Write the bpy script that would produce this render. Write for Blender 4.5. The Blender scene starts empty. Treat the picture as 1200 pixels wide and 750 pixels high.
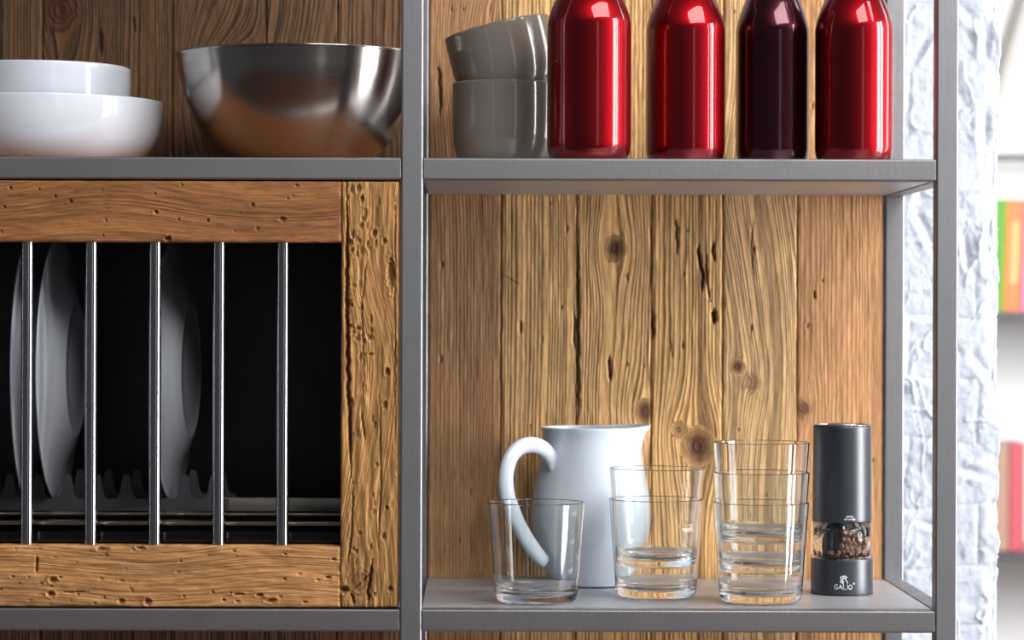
import bpy, bmesh, math, random
import numpy as np
from mathutils import Vector, Matrix

random.seed(4)
SC = bpy.context.scene
COL = SC.collection
PI = math.pi

# ------------------------------------------------------------------ camera
cam_d = bpy.data.cameras.new('camera')
cam_d.sensor_width = 36.0
cam_d.lens = 97.1
cam_d.shift_x = 0.0408
cam_d.clip_start = 0.05
cam_d.dof.use_dof = True
cam_d.dof.focus_distance = 2.65
cam_d.dof.aperture_fstop = 5.6
cam = bpy.data.objects.new('camera', cam_d)
COL.objects.link(cam)
cam.matrix_world = Matrix.Translation((0, -2.589, 1.45)) @ Matrix.Rotation(PI / 2, 4, 'X') @ Matrix.Rotation(math.radians(0.18), 4, 'Z')
SC.camera = cam

# ------------------------------------------------------------------ world, lights, exposure
SC.view_settings.view_transform = 'Standard'
SC.view_settings.look = 'None'
SC.view_settings.gamma = 1.0
SC.view_settings.exposure = 0.12
SC.view_settings.use_curve_mapping = False
SC.cycles.use_denoising = True
SC.cycles.max_bounces = 24
SC.cycles.transmission_bounces = 24
SC.cycles.glossy_bounces = 8
SC.cycles.diffuse_bounces = 4
SC.cycles.transparent_max_bounces = 16
SC.cycles.sample_clamp_indirect = 6.0
SC.cycles.blur_glossy = 0.4

W = bpy.data.worlds.new('world')
SC.world = W
W.use_nodes = True
W.node_tree.nodes['Background'].inputs[0].default_value = (0.80, 0.88, 1.0, 1)
W.node_tree.nodes['Background'].inputs[1].default_value = 0.085


def area(name, loc, target, sx, sy, power, color=(1, 1, 1)):
    d = bpy.data.lights.new(name, 'AREA')
    d.shape = 'RECTANGLE'
    d.size, d.size_y, d.energy, d.color = sx, sy, power, color
    o = bpy.data.objects.new(name, d)
    COL.objects.link(o)
    o.location = loc
    v = Vector(target) - Vector(loc)
    o.rotation_euler = v.to_track_quat('-Z', 'Y').to_euler()
    return o


area('window_light', (2.45, -0.52, 1.62), (0.2, 0.05, 1.45), 0.86, 1.9, 120, (0.985, 0.99, 1.0))
area('side_window_light', (-2.6, -0.20, 1.9), (0.0, 0.1, 1.5), 0.2, 1.6, 0.6, (0.95, 0.98, 1.0))
area('front_window_light', (1.75, -4.2, 1.75), (0.0, 0.1, 1.42), 0.5, 1.7, 2.5, (0.95, 0.98, 1.0))
area('ceiling_light', (1.5, -1.9, 3.45), (0.15, 0.2, 1.40), 2.4, 1.2, 95, (1.0, 0.98, 0.95))
area('far_room_light', (2.2, 0.8, 2.1), (1.1, 2.9, 1.3), 1.6, 1.4, 52, (1, 1, 1))


# ------------------------------------------------------------------ helpers
def s2l(c):
    out = []
    for v in c:
        v /= 255.0
        out.append(v / 12.92 if v <= 0.04045 else ((v + 0.055) / 1.055) ** 2.4)
    return tuple(out)


def tag(o, label=None, cat=None, group=None, kind=None):
    if label: o['label'] = label
    if cat: o['category'] = cat
    if group: o['group'] = group
    if kind: o['kind'] = kind
    return o


def empty(name, loc, label=None, cat=None, group=None, rz=0):
    o = bpy.data.objects.new(name, None)
    o.empty_display_size = 0.02
    COL.objects.link(o)
    o.location = loc
    o.rotation_euler = (0, 0, rz)
    return tag(o, label, cat, group)


def mobj(name, verts, faces, mat, parent=None, smooth=True, loc=None):
    me = bpy.data.meshes.new(name)
    me.from_pydata([tuple(v) for v in verts], [], faces)
    me.validate()
    me.update()
    if mat: me.materials.append(mat)
    if smooth:
        me.polygons.foreach_set('use_smooth', [True] * len(me.polygons))
    o = bpy.data.objects.new(name, me)
    COL.objects.link(o)
    if parent: o.parent = parent
    if loc is not None: o.location = loc
    return o


class MB:
    """collects shapes that belong to one object"""
    def __init__(s):
        s.v, s.f = [], []

    def add(s, v, f):
        n = len(s.v)
        s.v += [tuple(x) for x in v]
        s.f += [tuple(i + n for i in q) for q in f]
        return s

    def tube_box(s, x0, x1, y0, y1, z0, z1, axis=2, r=0.002, seg=4):
        """rounded rectangular bar along an axis"""
        lo, hi = [x0, y0, z0], [x1, y1, z1]
        ia, ib = [(1, 2), (2, 0), (0, 1)][axis]
        pts = []
        for (sa, sb, a0) in ((1, 1, 0), (0, 1, 90), (0, 0, 180), (1, 0, 270)):
            ca = hi[ia] - r if sa else lo[ia] + r
            cb = hi[ib] - r if sb else lo[ib] + r
            for k in range(seg + 1):
                t = math.radians(a0 + 90 * k / seg)
                pts.append((ca + r * math.cos(t), cb + r * math.sin(t)))
        n = len(pts)
        e = min(r * 0.35, 0.0008)
        rings = []
        ma, mb_ = (hi[ia] + lo[ia]) / 2, (hi[ib] + lo[ib]) / 2
        for (w, k) in ((lo[axis], e), (lo[axis] + e, 0), (hi[axis] - e, 0), (hi[axis], e)):
            ring = []
            for (a, b) in pts:
                p = [0, 0, 0]
                p[ia] = a - math.copysign(k, a - ma)
                p[ib] = b - math.copysign(k, b - mb_)
                p[axis] = w
                ring.append(tuple(p))
            rings.append(ring)
        v = [p for ring in rings for p in ring]
        f = []
        for q in range(3):
            for i in range(n):
                j = (i + 1) % n
                f.append((q * n + i, q * n + j, (q + 1) * n + j, (q + 1) * n + i))
        f.append(tuple(reversed(range(n))))
        f.append(tuple(range(3 * n, 4 * n)))
        return s.add(v, f)

    def box(s, x0, x1, y0, y1, z0, z1, r=0.001):
        return s.tube_box(x0, x1, y0, y1, z0, z1, 2, r, 2)

    def lathe(s, prof, seg=96, cx=0, cy=0, cz=0, M=None):
        v, f, rings = [], [], []
        for (r, z) in prof:
            if r < 1e-6:
                rings.append([len(v)])
                v.append((cx, cy, cz + z))
            else:
                rings.append(list(range(len(v), len(v) + seg)))
                for k in range(seg):
                    t = 2 * PI * k / seg
                    v.append((cx + r * math.cos(t), cy + r * math.sin(t), cz + z))
        for a, b in zip(rings, rings[1:]):
            for k in range(seg):
                k2 = (k + 1) % seg
                if len(a) == 1 and len(b) == 1: continue
                if len(a) == 1: f.append((a[0], b[k2], b[k]))
                elif len(b) == 1: f.append((a[k], a[k2], b[0]))
                else: f.append((a[k], a[k2], b[k2], b[k]))
        if M is not None: v = [tuple(M @ Vector(p)) for p in v]
        return s.add(v, f)

    def rod(s, p0, p1, r, seg=20):
        p0, p1 = Vector(p0), Vector(p1)
        d = p1 - p0
        M = Matrix.Translation(p0) @ d.to_track_quat('Z', 'Y').to_matrix().to_4x4()
        L = d.length
        e = r * 0.2
        return s.lathe([(0, 0), (r - e, 0), (r, e), (r, 2 * e), (r, 3 * e), (r, L - 3 * e), (r, L - 2 * e), (r, L - e), (r - e, L), (0, L)], seg, M=M)

    def sweep(s, pts, rad, seg=16, flat=1.0, up=None):
        """tube with per-point radius; flat = ratio of the second axis"""
        pts = [Vector(p) for p in pts]
        n = len(pts)
        v, f = [], []
        for i, p in enumerate(pts):
            t = (pts[min(i + 1, n - 1)] - pts[max(i - 1, 0)]).normalized()
            u = Vector(up) if up else Vector((0, 0, 1))
            a = t.cross(u)
            if a.length < 1e-4: a = t.cross(Vector((0, 1, 0)))
            a.normalize()
            b = t.cross(a).normalized()
            r = rad[i] if isinstance(rad, (list, tuple)) else rad
            for k in range(seg):
                q = 2 * PI * k / seg
                v.append(tuple(p + a * r * math.cos(q) + b * r * flat * math.sin(q)))
        for i in range(n - 1):
            for k in range(seg):
                j = (k + 1) % seg
                f.append((i * seg + k, i * seg + j, (i + 1) * seg + j, (i + 1) * seg + k))
        f.append(tuple(reversed(range(seg))))
        f.append(tuple(range((n - 1) * seg, n * seg)))
        return s.add(v, f)

    def build(s, name, mat, parent=None, wn=False, smooth=True, loc=None):
        o = mobj(name, s.v, s.f, mat, parent, smooth, loc)
        if wn:
            m = o.modifiers.new('wn', 'WEIGHTED_NORMAL')
            m.weight = 90
            m.keep_sharp = False
        return o


def spline(pts, n=8):
    """Catmull-Rom through points (tuples of any length)"""
    P = [np.array(p, float) for p in pts]
    P = [2 * P[0] - P[1]] + P + [2 * P[-1] - P[-2]]
    out = []
    for i in range(1, len(P) - 2):
        for k in range(n):
            t = k / n
            a, b, c, d = P[i - 1], P[i], P[i + 1], P[i + 2]
            out.append(0.5 * (2 * b + (c - a) * t + (2 * a - 5 * b + 4 * c - d) * t * t + (3 * b - a - 3 * c + d) * t ** 3))
    out.append(P[-2])
    return [tuple(o) for o in out]


def hash2(ix, iy, seed):
    h = np.sin(ix * 127.1 + iy * 311.7 + seed * 74.7) * 43758.5453
    return h - np.floor(h)


def vnoise(x, y, seed=0):
    """value noise -1..1 on arrays"""
    ix, iy = np.floor(x), np.floor(y)
    fx, fy = x - ix, y - iy
    fx = fx * fx * fx * (fx * (fx * 6 - 15) + 10)
    fy = fy * fy * fy * (fy * (fy * 6 - 15) + 10)
    a, b = hash2(ix, iy, seed), hash2(ix + 1, iy, seed)
    c, d = hash2(ix, iy + 1, seed), hash2(ix + 1, iy + 1, seed)
    return (a + (b - a) * fx + (c - a) * fy + (a - b - c + d) * fx * fy) * 2 - 1


def fbm(x, y, seed=0, octv=4, gain=0.5):
    s, amp = 0, 1.0
    for k in range(octv):
        s = s + amp * vnoise(x, y, seed + k * 13)
        x, y, amp = x * 2.03 + 5.1, y * 2.03 + 1.7, amp * gain
    return s


# ------------------------------------------------------------------ materials
def new_mat(name):
    m = bpy.data.materials.new(name)
    m.use_nodes = True
    nt = m.node_tree
    b = nt.nodes['Principled BSDF']
    return m, nt, b


def N(nt, t, **kw):
    n = nt.nodes.new(t)
    for k, v in kw.items(): setattr(n, k, v)
    return n


def math_n(nt, op, a, b=None, clamp=False):
    n = N(nt, 'ShaderNodeMath', operation=op)
    n.use_clamp = clamp
    for i, v in enumerate((a, b)):
        if v is None: continue
        if isinstance(v, (int, float)): n.inputs[i].default_value = v
        else: nt.links.new(v, n.inputs[i])
    return n.outputs[0]


def mix_c(nt, fac, a, b, blend='MIX'):
    n = N(nt, 'ShaderNodeMix', data_type='RGBA', blend_type=blend)
    n.clamp_result = False
    for i, v in ((0, fac), (6, a), (7, b)):
        if isinstance(v, (int, float)): n.inputs[i].default_value = v
        elif isinstance(v, tuple): n.inputs[i].default_value = v if len(v) == 4 else (*v, 1)
        else: nt.links.new(v, n.inputs[i])
    return n.outputs[2]


def noise_n(nt, vec, scale, detail=3, rough=0.5):
    n = N(nt, 'ShaderNodeTexNoise')
    n.inputs['Scale'].default_value = scale
    n.inputs['Detail'].default_value = detail
    n.inputs['Roughness'].default_value = rough
    if vec is not None: nt.links.new(vec, n.inputs['Vector'])
    return n.outputs['Fac']


def mapped(nt, scale, src='Object'):
    tc = N(nt, 'ShaderNodeTexCoord')
    mp = N(nt, 'ShaderNodeMapping')
    mp.inputs['Scale'].default_value = scale
    nt.links.new(tc.outputs[src], mp.inputs['Vector'])
    return mp.outputs['Vector']


def ramp(nt, fac, stops):
    n = N(nt, 'ShaderNodeValToRGB')
    cr = n.color_ramp
    while len(cr.elements) < len(stops): cr.elements.new(0.5)
    for e, (p, c) in zip(cr.elements, stops):
        e.position = p
        e.color = (c, c, c, 1) if isinstance(c, (int, float)) else (*c, 1)
    nt.links.new(fac, n.inputs[0])
    return n.outputs[0]


def bump(nt, b, h, strength, dist):
    n = N(nt, 'ShaderNodeBump')
    n.inputs['Strength'].default_value = strength
    n.inputs['Distance'].default_value = dist
    nt.links.new(h, n.inputs['Height'])
    nt.links.new(n.outputs[0], b.inputs['Normal'])


def plain(name, col, rough=0.5, metal=0.0, coat=0.0, spec=0.5, var=0.0, vscale=30, bmp=0.0):
    m, nt, b = new_mat(name)
    c = s2l(col)
    v = mapped(nt, (1, 1, 1))
    nz = noise_n(nt, v, vscale, 3)
    lo = tuple(x * (1 - var) for x in c)
    hi = tuple(min(1, x * (1 + var)) for x in c)
    nt.links.new(mix_c(nt, nz, lo, hi), b.inputs['Base Color'])
    b.inputs['Roughness'].default_value = rough
    b.inputs['Metallic'].default_value = metal
    b.inputs['Coat Weight'].default_value = coat
    b.inputs['Coat Roughness'].default_value = 0.03
    b.inputs['Specular IOR Level'].default_value = spec
    if bmp: bump(nt, b, nz, bmp, 0.001)
    return m


def steel(name, col, rough, streak, amt=0.2, bmp=0.06, metal=1.0):
    m, nt, b = new_mat(name)
    c = s2l(col)
    v = mapped(nt, streak)
    nz = noise_n(nt, v, 1.0, 4, 0.6)
    big = noise_n(nt, mapped(nt, (1, 1, 1)), 22, 4, 0.6)
    k = math_n(nt, 'ADD', math_n(nt, 'MULTIPLY', nz, 0.5), math_n(nt, 'MULTIPLY', big, 0.5))
    kk = ramp(nt, k, [(0.30, 1 - amt), (0.70, 1 + amt)])
    cc = mix_c(nt, 1.0, (*c, 1), kk, 'MULTIPLY')
    nt.links.new(cc, b.inputs['Base Color'])
    b.inputs['Metallic'].default_value = metal
    r = ramp(nt, k, [(0.3, rough * 1.2), (0.7, rough * 0.8)])
    nt.links.new(r, b.inputs['Roughness'])
    bump(nt, b, nz, bmp, 0.0006)
    return m


def wood_mat(name):
    """reads grain attributes laid down by wood_slab"""
    m, nt, b = new_mat(name)

    def at(n, col=False):
        a = N(nt, 'ShaderNodeAttribute')
        a.attribute_name = n
        return a.outputs['Color'] if col else a.outputs['Fac']
    ph, u, v, knot, crack, ct = at('ph'), at('gu'), at('gv'), at('knot'), at('crack'), at('ct')
    cl, cd = at('cl', True), at('cd', True)
    comb = N(nt, 'ShaderNodeCombineXYZ')
    nt.links.new(math_n(nt, 'MULTIPLY', u, 700.0), comb.inputs[0])
    nt.links.new(math_n(nt, 'MULTIPLY', v, 22.0), comb.inputs[1])
    fib = noise_n(nt, comb.outputs[0], 1.0, 3, 0.6)
    comb2 = N(nt, 'ShaderNodeCombineXYZ')
    nt.links.new(math_n(nt, 'MULTIPLY', u, 1500.0), comb2.inputs[0])
    nt.links.new(math_n(nt, 'MULTIPLY', v, 75.0), comb2.inputs[1])
    fin = noise_n(nt, comb2.outputs[0], 1.0, 2, 0.6)
    comb3 = N(nt, 'ShaderNodeCombineXYZ')
    nt.links.new(math_n(nt, 'MULTIPLY', u, 60.0), comb3.inputs[0])
    nt.links.new(math_n(nt, 'MULTIPLY', v, 6.0), comb3.inputs[1])
    big = noise_n(nt, comb3.outputs[0], 1.0, 3, 0.55)
    phn = math_n(nt, 'ADD', ph, math_n(nt, 'MULTIPLY', math_n(nt, 'SUBTRACT', fib, 0.5), 0.9))
    fr = math_n(nt, 'FRACT', phn)
    ring = ramp(nt, fr, [(0.0, 0.35), (0.10, 0.0), (0.42, 0.08), (0.70, 0.72), (0.84, 1.0), (0.94, 0.85), (1.0, 0.35)])
    wn = N(nt, 'ShaderNodeTexWhiteNoise', noise_dimensions='1D')
    nt.links.new(math_n(nt, 'FLOOR', phn), wn.inputs['W'])
    per = math_n(nt, 'ADD', math_n(nt, 'MULTIPLY', wn.outputs['Value'], 0.7), 0.45)
    rm = math_n(nt, 'MULTIPLY', math_n(nt, 'MULTIPLY', ring, per), ct, True)
    c = mix_c(nt, rm, cl, cd)
    f1 = ramp(nt, fib, [(0.28, 0.62), (0.72, 1.30)])
    c = mix_c(nt, 1.0, c, f1, 'MULTIPLY')
    f2 = ramp(nt, fin, [(0.30, 0.66), (0.45, 0.97), (0.75, 1.20)])
    c = mix_c(nt, 1.0, c, f2, 'MULTIPLY')
    f3 = ramp(nt, big, [(0.3, 0.80), (0.7, 1.18)])
    c = mix_c(nt, 1.0, c, f3, 'MULTIPLY')
    kc = mix_c(nt, fib, s2l((52, 28, 18)), s2l((104, 60, 36)))
    c = mix_c(nt, knot, c, kc)
    c = mix_c(nt, crack, c, s2l((44, 28, 17)))
    nt.links.new(c, b.inputs['Base Color'])
    b.inputs['Roughness'].default_value = 0.62
    b.inputs['Specular IOR Level'].default_value = 0.3
    h = math_n(nt, 'ADD', math_n(nt, 'MULTIPLY', ring, 0.9), math_n(nt, 'ADD', math_n(nt, 'MULTIPLY', fib, 0.55), math_n(nt, 'MULTIPLY', fin, 0.3)))
    hb = math_n(nt, 'MULTIPLY', h, math_n(nt, 'ADD', math_n(nt, 'MULTIPLY', ct, 0.6), 0.3))
    bump(nt, b, hb, 0.6, 0.0012)
    return m


M_wood = wood_mat('reclaimed_wood')
M_steel_v = steel('brushed_steel_upright', (156, 156, 160), 0.50, (900, 900, 14), 0.28)
M_steel_h = steel('brushed_steel_crossbar', (152, 150, 152), 0.50, (700, 60, 60), 0.28)
M_plate = steel('steel_shelf_plate', (184, 186, 192), 0.42, (30, 30, 30), 0.06, 0.02, 0.45)
M_board = plain('oiled_board', (150, 98, 60), 0.5, var=0.15, vscale=20)
M_bar = steel('polished_bar', (176, 172, 175), 0.17, (600, 600, 10), 0.06, 0.02)
M_bowlsteel = steel('satin_bowl_steel', (178, 172, 166), 0.20, (14, 14, 900), 0.10, 0.05)
M_tray = steel('tray_steel', (168, 156, 136), 0.22, (40, 600, 600), 0.08, 0.02)
M_rail = steel('rail_steel', (196, 190, 176), 0.30, (600, 60, 60), 0.08, 0.02, 0.75)
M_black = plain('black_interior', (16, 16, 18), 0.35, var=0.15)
M_gloss_black = plain('black_tray', (12, 13, 16), 0.12, var=0.1)
M_tab = plain('dark_plastic', (72, 72, 76), 0.35, var=0.1)
M_white = plain('white_porcelain', (212, 217, 227), 0.09, coat=0.6, var=0.01)
M_plate_china = plain('plate_china', (198, 204, 214), 0.12, coat=0.4, var=0.01)
M_jug = plain('pale_stoneware', (212, 223, 234), 0.28, coat=0.6, var=0.015)
M_taupe = plain('taupe_glaze', (136, 127, 118), 0.12, coat=0.5, var=0.04)


def turned(nt, b, amount, rot):
    t_ = N(nt, 'ShaderNodeTangent', direction_type='RADIAL', axis='Z')
    nt.links.new(t_.outputs[0], b.inputs['Tangent'])
    b.inputs['Anisotropic'].default_value = amount
    b.inputs['Anisotropic Rotation'].default_value = rot


turned(M_bowlsteel.node_tree, M_bowlsteel.node_tree.nodes['Principled BSDF'], 0.8, 0.25)


def lacquer(name, col, rough=0.28, coat=1.0, metal=0.75):
    m, nt, b = new_mat(name)
    c = s2l(col)
    v = mapped(nt, (1, 1, 0.6))
    nz = noise_n(nt, v, 40, 3)
    nt.links.new(mix_c(nt, nz, tuple(x * 0.9 for x in c), tuple(x * 1.1 for x in c)), b.inputs['Base Color'])
    b.inputs['Metallic'].default_value = metal
    b.inputs['Roughness'].default_value = rough
    b.inputs['Coat Weight'].default_value = coat
    b.inputs['Coat Roughness'].default_value = 0.02
    turned(nt, b, 0.75, 0.0)
    return m


M_red = lacquer('red_lacquer', (128, 8, 18), 0.36, 0.8, 1.0)
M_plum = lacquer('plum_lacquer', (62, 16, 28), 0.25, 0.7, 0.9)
M_mill = plain('soft_black_coating', (40, 44, 53), 0.36, spec=0.8, var=0.03)
M_print = plain('silver_print', (214, 222, 230), 0.4, var=0.02)
M_ring = plain('clear_grey_ring', (168, 172, 178), 0.2, metal=0.8, var=0.02)
M_corn = plain('peppercorn_skin', (150, 112, 88), 0.7, var=0.6, vscale=400, bmp=0.6)


def glass(name, ior=1.5, tint=(1, 1, 1), rough=0.0):
    m, nt, b = new_mat(name)
    v = mapped(nt, (1, 1, 1))
    nz = noise_n(nt, v, 6, 1)
    nt.links.new(mix_c(nt, nz, tuple(0.99 * t for t in tint), tint), b.inputs['Base Color'])
    b.inputs['Roughness'].default_value = rough
    b.inputs['Transmission Weight'].default_value = 1.0
    b.inputs['IOR'].default_value = ior
    return m


M_glass = glass('clear_glass', 1.45, (0.985, 0.995, 0.99))
M_acryl = glass('clear_acrylic', 1.30)


def wall_mat():
    m, nt, b = new_mat('white_limewash')
    v = mapped(nt, (1, 1, 1))
    n1 = noise_n(nt, v, 9, 4)
    n2 = noise_n(nt, v, 160, 4, 0.65)
    c = mix_c(nt, n1, s2l((176, 184, 198)), s2l((193, 200, 212)))
    nt.links.new(c, b.inputs['Base Color'])
    b.inputs['Roughness'].default_value = 0.75
    bump(nt, b, n2, 0.5, 0.0015)
    return m


M_wall = wall_mat()


def floor_mat():
    m, nt, b = new_mat('oak_floor')
    v = mapped(nt, (6, 0.8, 1))
    n1 = noise_n(nt, v, 5, 5, 0.6)
    c = mix_c(nt, n1, s2l((84, 54, 36)), s2l((118, 80, 54)))
    nt.links.new(c, b.inputs['Base Color'])
    b.inputs['Roughness'].default_value = 0.4
    return m


# ------------------------------------------------------------------ the setting
mobj('floor', [(-4, -4.5, 0), (5, -4.5, 0), (5, 4.2, 0), (-4, 4.2, 0), (-4, -4.5, -0.05), (5, -4.5, -0.05), (5, 4.2, -0.05), (-4, 4.2, -0.05)],
     [(0, 1, 2, 3), (7, 6, 5, 4), (0, 4, 5, 1), (1, 5, 6, 2), (2, 6, 7, 3), (3, 7, 4, 0)], floor_mat(), smooth=False)['kind'] = 'structure'


def brick_wall():
    """rough limewashed brick wall behind the shelving, ending in a free edge on the right"""
    y0, xe, dep = 0.362, 0.566, 0.30
    xs = np.concatenate([np.linspace(-2.2, 0.30, 26)[:-1], np.linspace(0.30, xe, 178)])
    ss = np.concatenate([xs, xe + np.linspace(0, dep, 90)[1:]])          # along the front, then round the corner
    zs = np.concatenate([np.linspace(0, 1.06, 12)[:-1], np.linspace(1.06, 1.84, 520), np.linspace(1.84, 2.9, 12)[1:]])
    S, Z = np.meshgrid(ss, zs)
    wob = 0.006 * fbm(S * 9, Z * 9, 3, 2)
    row = np.floor((Z + wob) / 0.066)
    fz = ((Z + wob) / 0.066) - row
    off = (row % 2) * 0.5 + 0.17 * hash2(row, row * 0, 4)
    fx = ((S + wob) / 0.19 + off) % 1.0
    ez = np.minimum(fz, 1 - fz) * 0.066
    ex = np.minimum(fx, 1 - fx) * 0.19
    joint = np.clip(1 - np.minimum(ez, ex) / 0.007, 0, 1)
    joint = joint * joint * np.clip(0.75 + 0.6 * vnoise(S * 12, Z * 12, 8), 0.1, 1.2)
    brickoff = 0.0030 * (hash2(row, np.floor((S + wob) / 0.19 + off), 9) - 0.5)
    h = -0.0028 * joint + brickoff
    h += 0.0016 * fbm(S * 20, Z * 20, 21, 3, 0.45)
    rdg = 1 - np.abs(fbm(S * 17 + 3 * vnoise(S * 8, Z * 8, 5), Z * 21, 31, 3, 0.45))
    h += 0.0040 * np.clip(rdg - 0.80, 0, 1) * 3.0
    rd2 = 1 - np.abs(fbm(S * 34 + 2.5 * vnoise(S * 16, Z * 16, 15), Z * 30 + 2 * vnoise(S * 20, Z * 14, 18), 61, 2, 0.4))
    gate = np.clip(vnoise(S * 15, Z * 15, 71) * 2.0, 0, 1)
    h += 0.0060 * np.clip(rd2 - 0.90, 0, 1) * 8.0 * gate
    h -= 0.0045 * np.clip(vnoise(S * 48, Z * 40, 81) - 0.62, 0, 1) * 2.5
    h += 0.0012 * fbm(S * 130, Z * 130, 41, 2, 0.5)
    # trowel gouges
    rng = random.Random(12)
    for (gx, gz, L, ang, w, dp) in [(0.515, 1.712, .075, -58, .006, .008), (0.55, 1.66, .06, -72, .006, .009), (0.487, 1.545, .06, -48, .005, .005),
                                    (0.53, 1.525, .05, -62, .004, .007), (0.478, 1.60, .035, -55, .005, .006), (0.512, 1.432, .05, -40, .004, .006),
                                    (0.50, 1.36, .04, 20, .004, .005), (0.535, 1.29, .05, 10, .005, .005), (0.48, 1.74, .04, 80, .004, .006),
                                    (0.53, 1.78, .05, -20, .006, .006), (0.555, 1.54, .05, -80, .005, .008), (0.55, 1.40, .05, -30, .006, .006),
                                    (0.50, 1.23, .05, 0, .004, .005), (0.55, 1.75, .05, -70, .005, .008)]:
        ca, sa = math.cos(math.radians(ang)), math.sin(math.radians(ang))
        p = (S - gx) * ca + (Z - gz) * sa
        q = -(S - gx) * sa + (Z - gz) * ca + 0.006 * np.sin(p * 60)
        along = np.clip(1 - (p / (L / 2)) ** 2, 0, 1)
        h -= dp * along * np.exp(-(q / w) ** 2)
        h += 0.6 * dp * along * np.exp(-((q + 1.9 * w) / (w * 0.8)) ** 2)
    h *= 0.45
    front = S <= xe
    X = np.where(front, S, xe)
    Y = np.where(front, y0, y0 + (S - xe))
    # blended normal at the corner, softly rounded edge
    t = np.clip((S - xe) / 0.012 * 0.5 + 0.5, 0, 1)
    ang = t * PI / 2
    nx, ny = np.sin(ang), -np.cos(ang)
    near = np.exp(-((S - xe) / 0.010) ** 2)
    chip = 0.0045 * near * (1.0 - 0.9 * vnoise(Z * 24, Z * 0 + 2.3, 6) - 0.6 * vnoise(Z * 60, Z * 0 + 2.3, 16))
    hh = h - chip
    X = X + nx * hh
    Y = Y + ny * hh
    V = np.stack([X, Y, Z], -1).reshape(-1, 3)
    nz_, ns = S.shape
    idx = np.arange(nz_ * ns).reshape(nz_, ns)
    F = np.stack([idx[:-1, :-1], idx[:-1, 1:], idx[1:, 1:], idx[1:, :-1]], -1).reshape(-1, 4).tolist()
    n = len(V)
    extra = [(-2.2, y0 + dep, 0), (-2.2, y0 + dep, 2.9)]
    V = V.tolist() + extra
    b0, b1 = idx[0], idx[-1]
    F.append([n] + [int(i) for i in reversed(b0)][:0] + [n + 1, int(b1[-1]), int(b0[-1])][:0]) if False else None
    F.append([int(b0[-1]), n, n + 1, int(b1[-1])])
    F.append([int(b0[0]), int(b1[0]), n + 1, n])
    F.append([int(i) for i in b1] + [n + 1])
    F.append([int(i) for i in reversed(b0)] + [n])
    F = [q for q in F if q]
    o = mobj('wall_back', V, F, M_wall)
    o['kind'] = 'structure'


brick_wall()

M_frame = plain('window_frame_paint', (60, 60, 62), 0.5, var=0.03)
wb = MB()
_c, _d = Vector((2.45, -0.52, 1.62)), (Vector((0.2, 0.05, 1.45)) - Vector((2.45, -0.52, 1.62))).normalized()
_u = Vector((0, 0, 1)).cross(_d).normalized()
_v = _d.cross(_u)
_M = Matrix((_u, _v, _d)).transposed().to_4x4()
_M.translation = _c
for (x0, x1, y0, y1) in ((-0.46, -0.41, -0.99, 0.99), (0.41, 0.46, -0.99, 0.99), (-0.05, 0.03, -0.94, 0.94), (-0.41, 0.41, -0.99, -0.94), (-0.41, 0.41, 0.94, 0.99)):
    q = MB().box(x0, x1, y0, y1, 0.01, 0.05)
    wb.add([tuple(_M @ Vector(p)) for p in q.v], q.f)
wb.build('window_1', M_frame, smooth=False)['kind'] = 'structure'

M_paint = plain('white_paint', (240, 240, 240), 0.6, var=0.01)
w = MB().box(0.2, 4.5, 2.86, 2.96, 0, 3.2).build('wall_far', M_paint, smooth=False)
w['kind'] = 'structure'
M_beam = plain('pale_beam', (196, 192, 186), 0.6, var=0.03)
M_dark = plain('dark_rail', (112, 110, 108), 0.5, var=0.03)
t = MB().sweep([(0.872, 2.75, 1.42), (1.213, 2.75, 2.557)], 0.020, 4, 1.0).build('trim_1', M_beam, smooth=False)
t['kind'] = 'structure'
t = MB().box(0.80, 2.2, 2.78, 2.81, 1.763, 1.777).build('trim_2', M_dark, smooth=False)
t['kind'] = 'structure'


# ------------------------------------------------------------------ wood builder
def axis_grid(lo, hi, d, dense=None, coarse=0.02):
    """samples every d inside 'dense', coarser outside"""
    if dense is None: dense = (lo, hi)
    a, b = max(lo, dense[0]), min(hi, dense[1])
    parts = []
    if a > lo + 1e-6: parts.append(np.linspace(lo, a, max(2, int((a - lo) / coarse) + 1))[:-1])
    parts.append(np.linspace(a, b, max(2, int(round((b - a) / d)) + 1)))
    if b < hi - 1e-6: parts.append(np.linspace(b, hi, max(2, int((hi - b) / coarse) + 1))[1:])
    return np.concatenate(parts)


def seg_mask(A, L, pts, w):
    """distance mask of a crack polyline that tapers at both ends"""
    m = np.zeros_like(A)
    n = len(pts) - 1
    for i in range(n):
        (a0, l0), (a1, l1) = pts[i], pts[i + 1]
        da, dl = a1 - a0, l1 - l0
        t = np.clip(((A - a0) * da + (L - l0) * dl) / (da * da + dl * dl + 1e-12), 0, 1)
        d = np.hypot(A - a0 - t * da, L - l0 - t * dl)
        tt = (i + t) / n
        ww = w * np.clip(np.minimum(tt, 1 - tt) * 5, 0.25, 1)
        m = np.maximum(m, np.clip(1.25 - d / ww, 0, 1))
    return m


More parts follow.
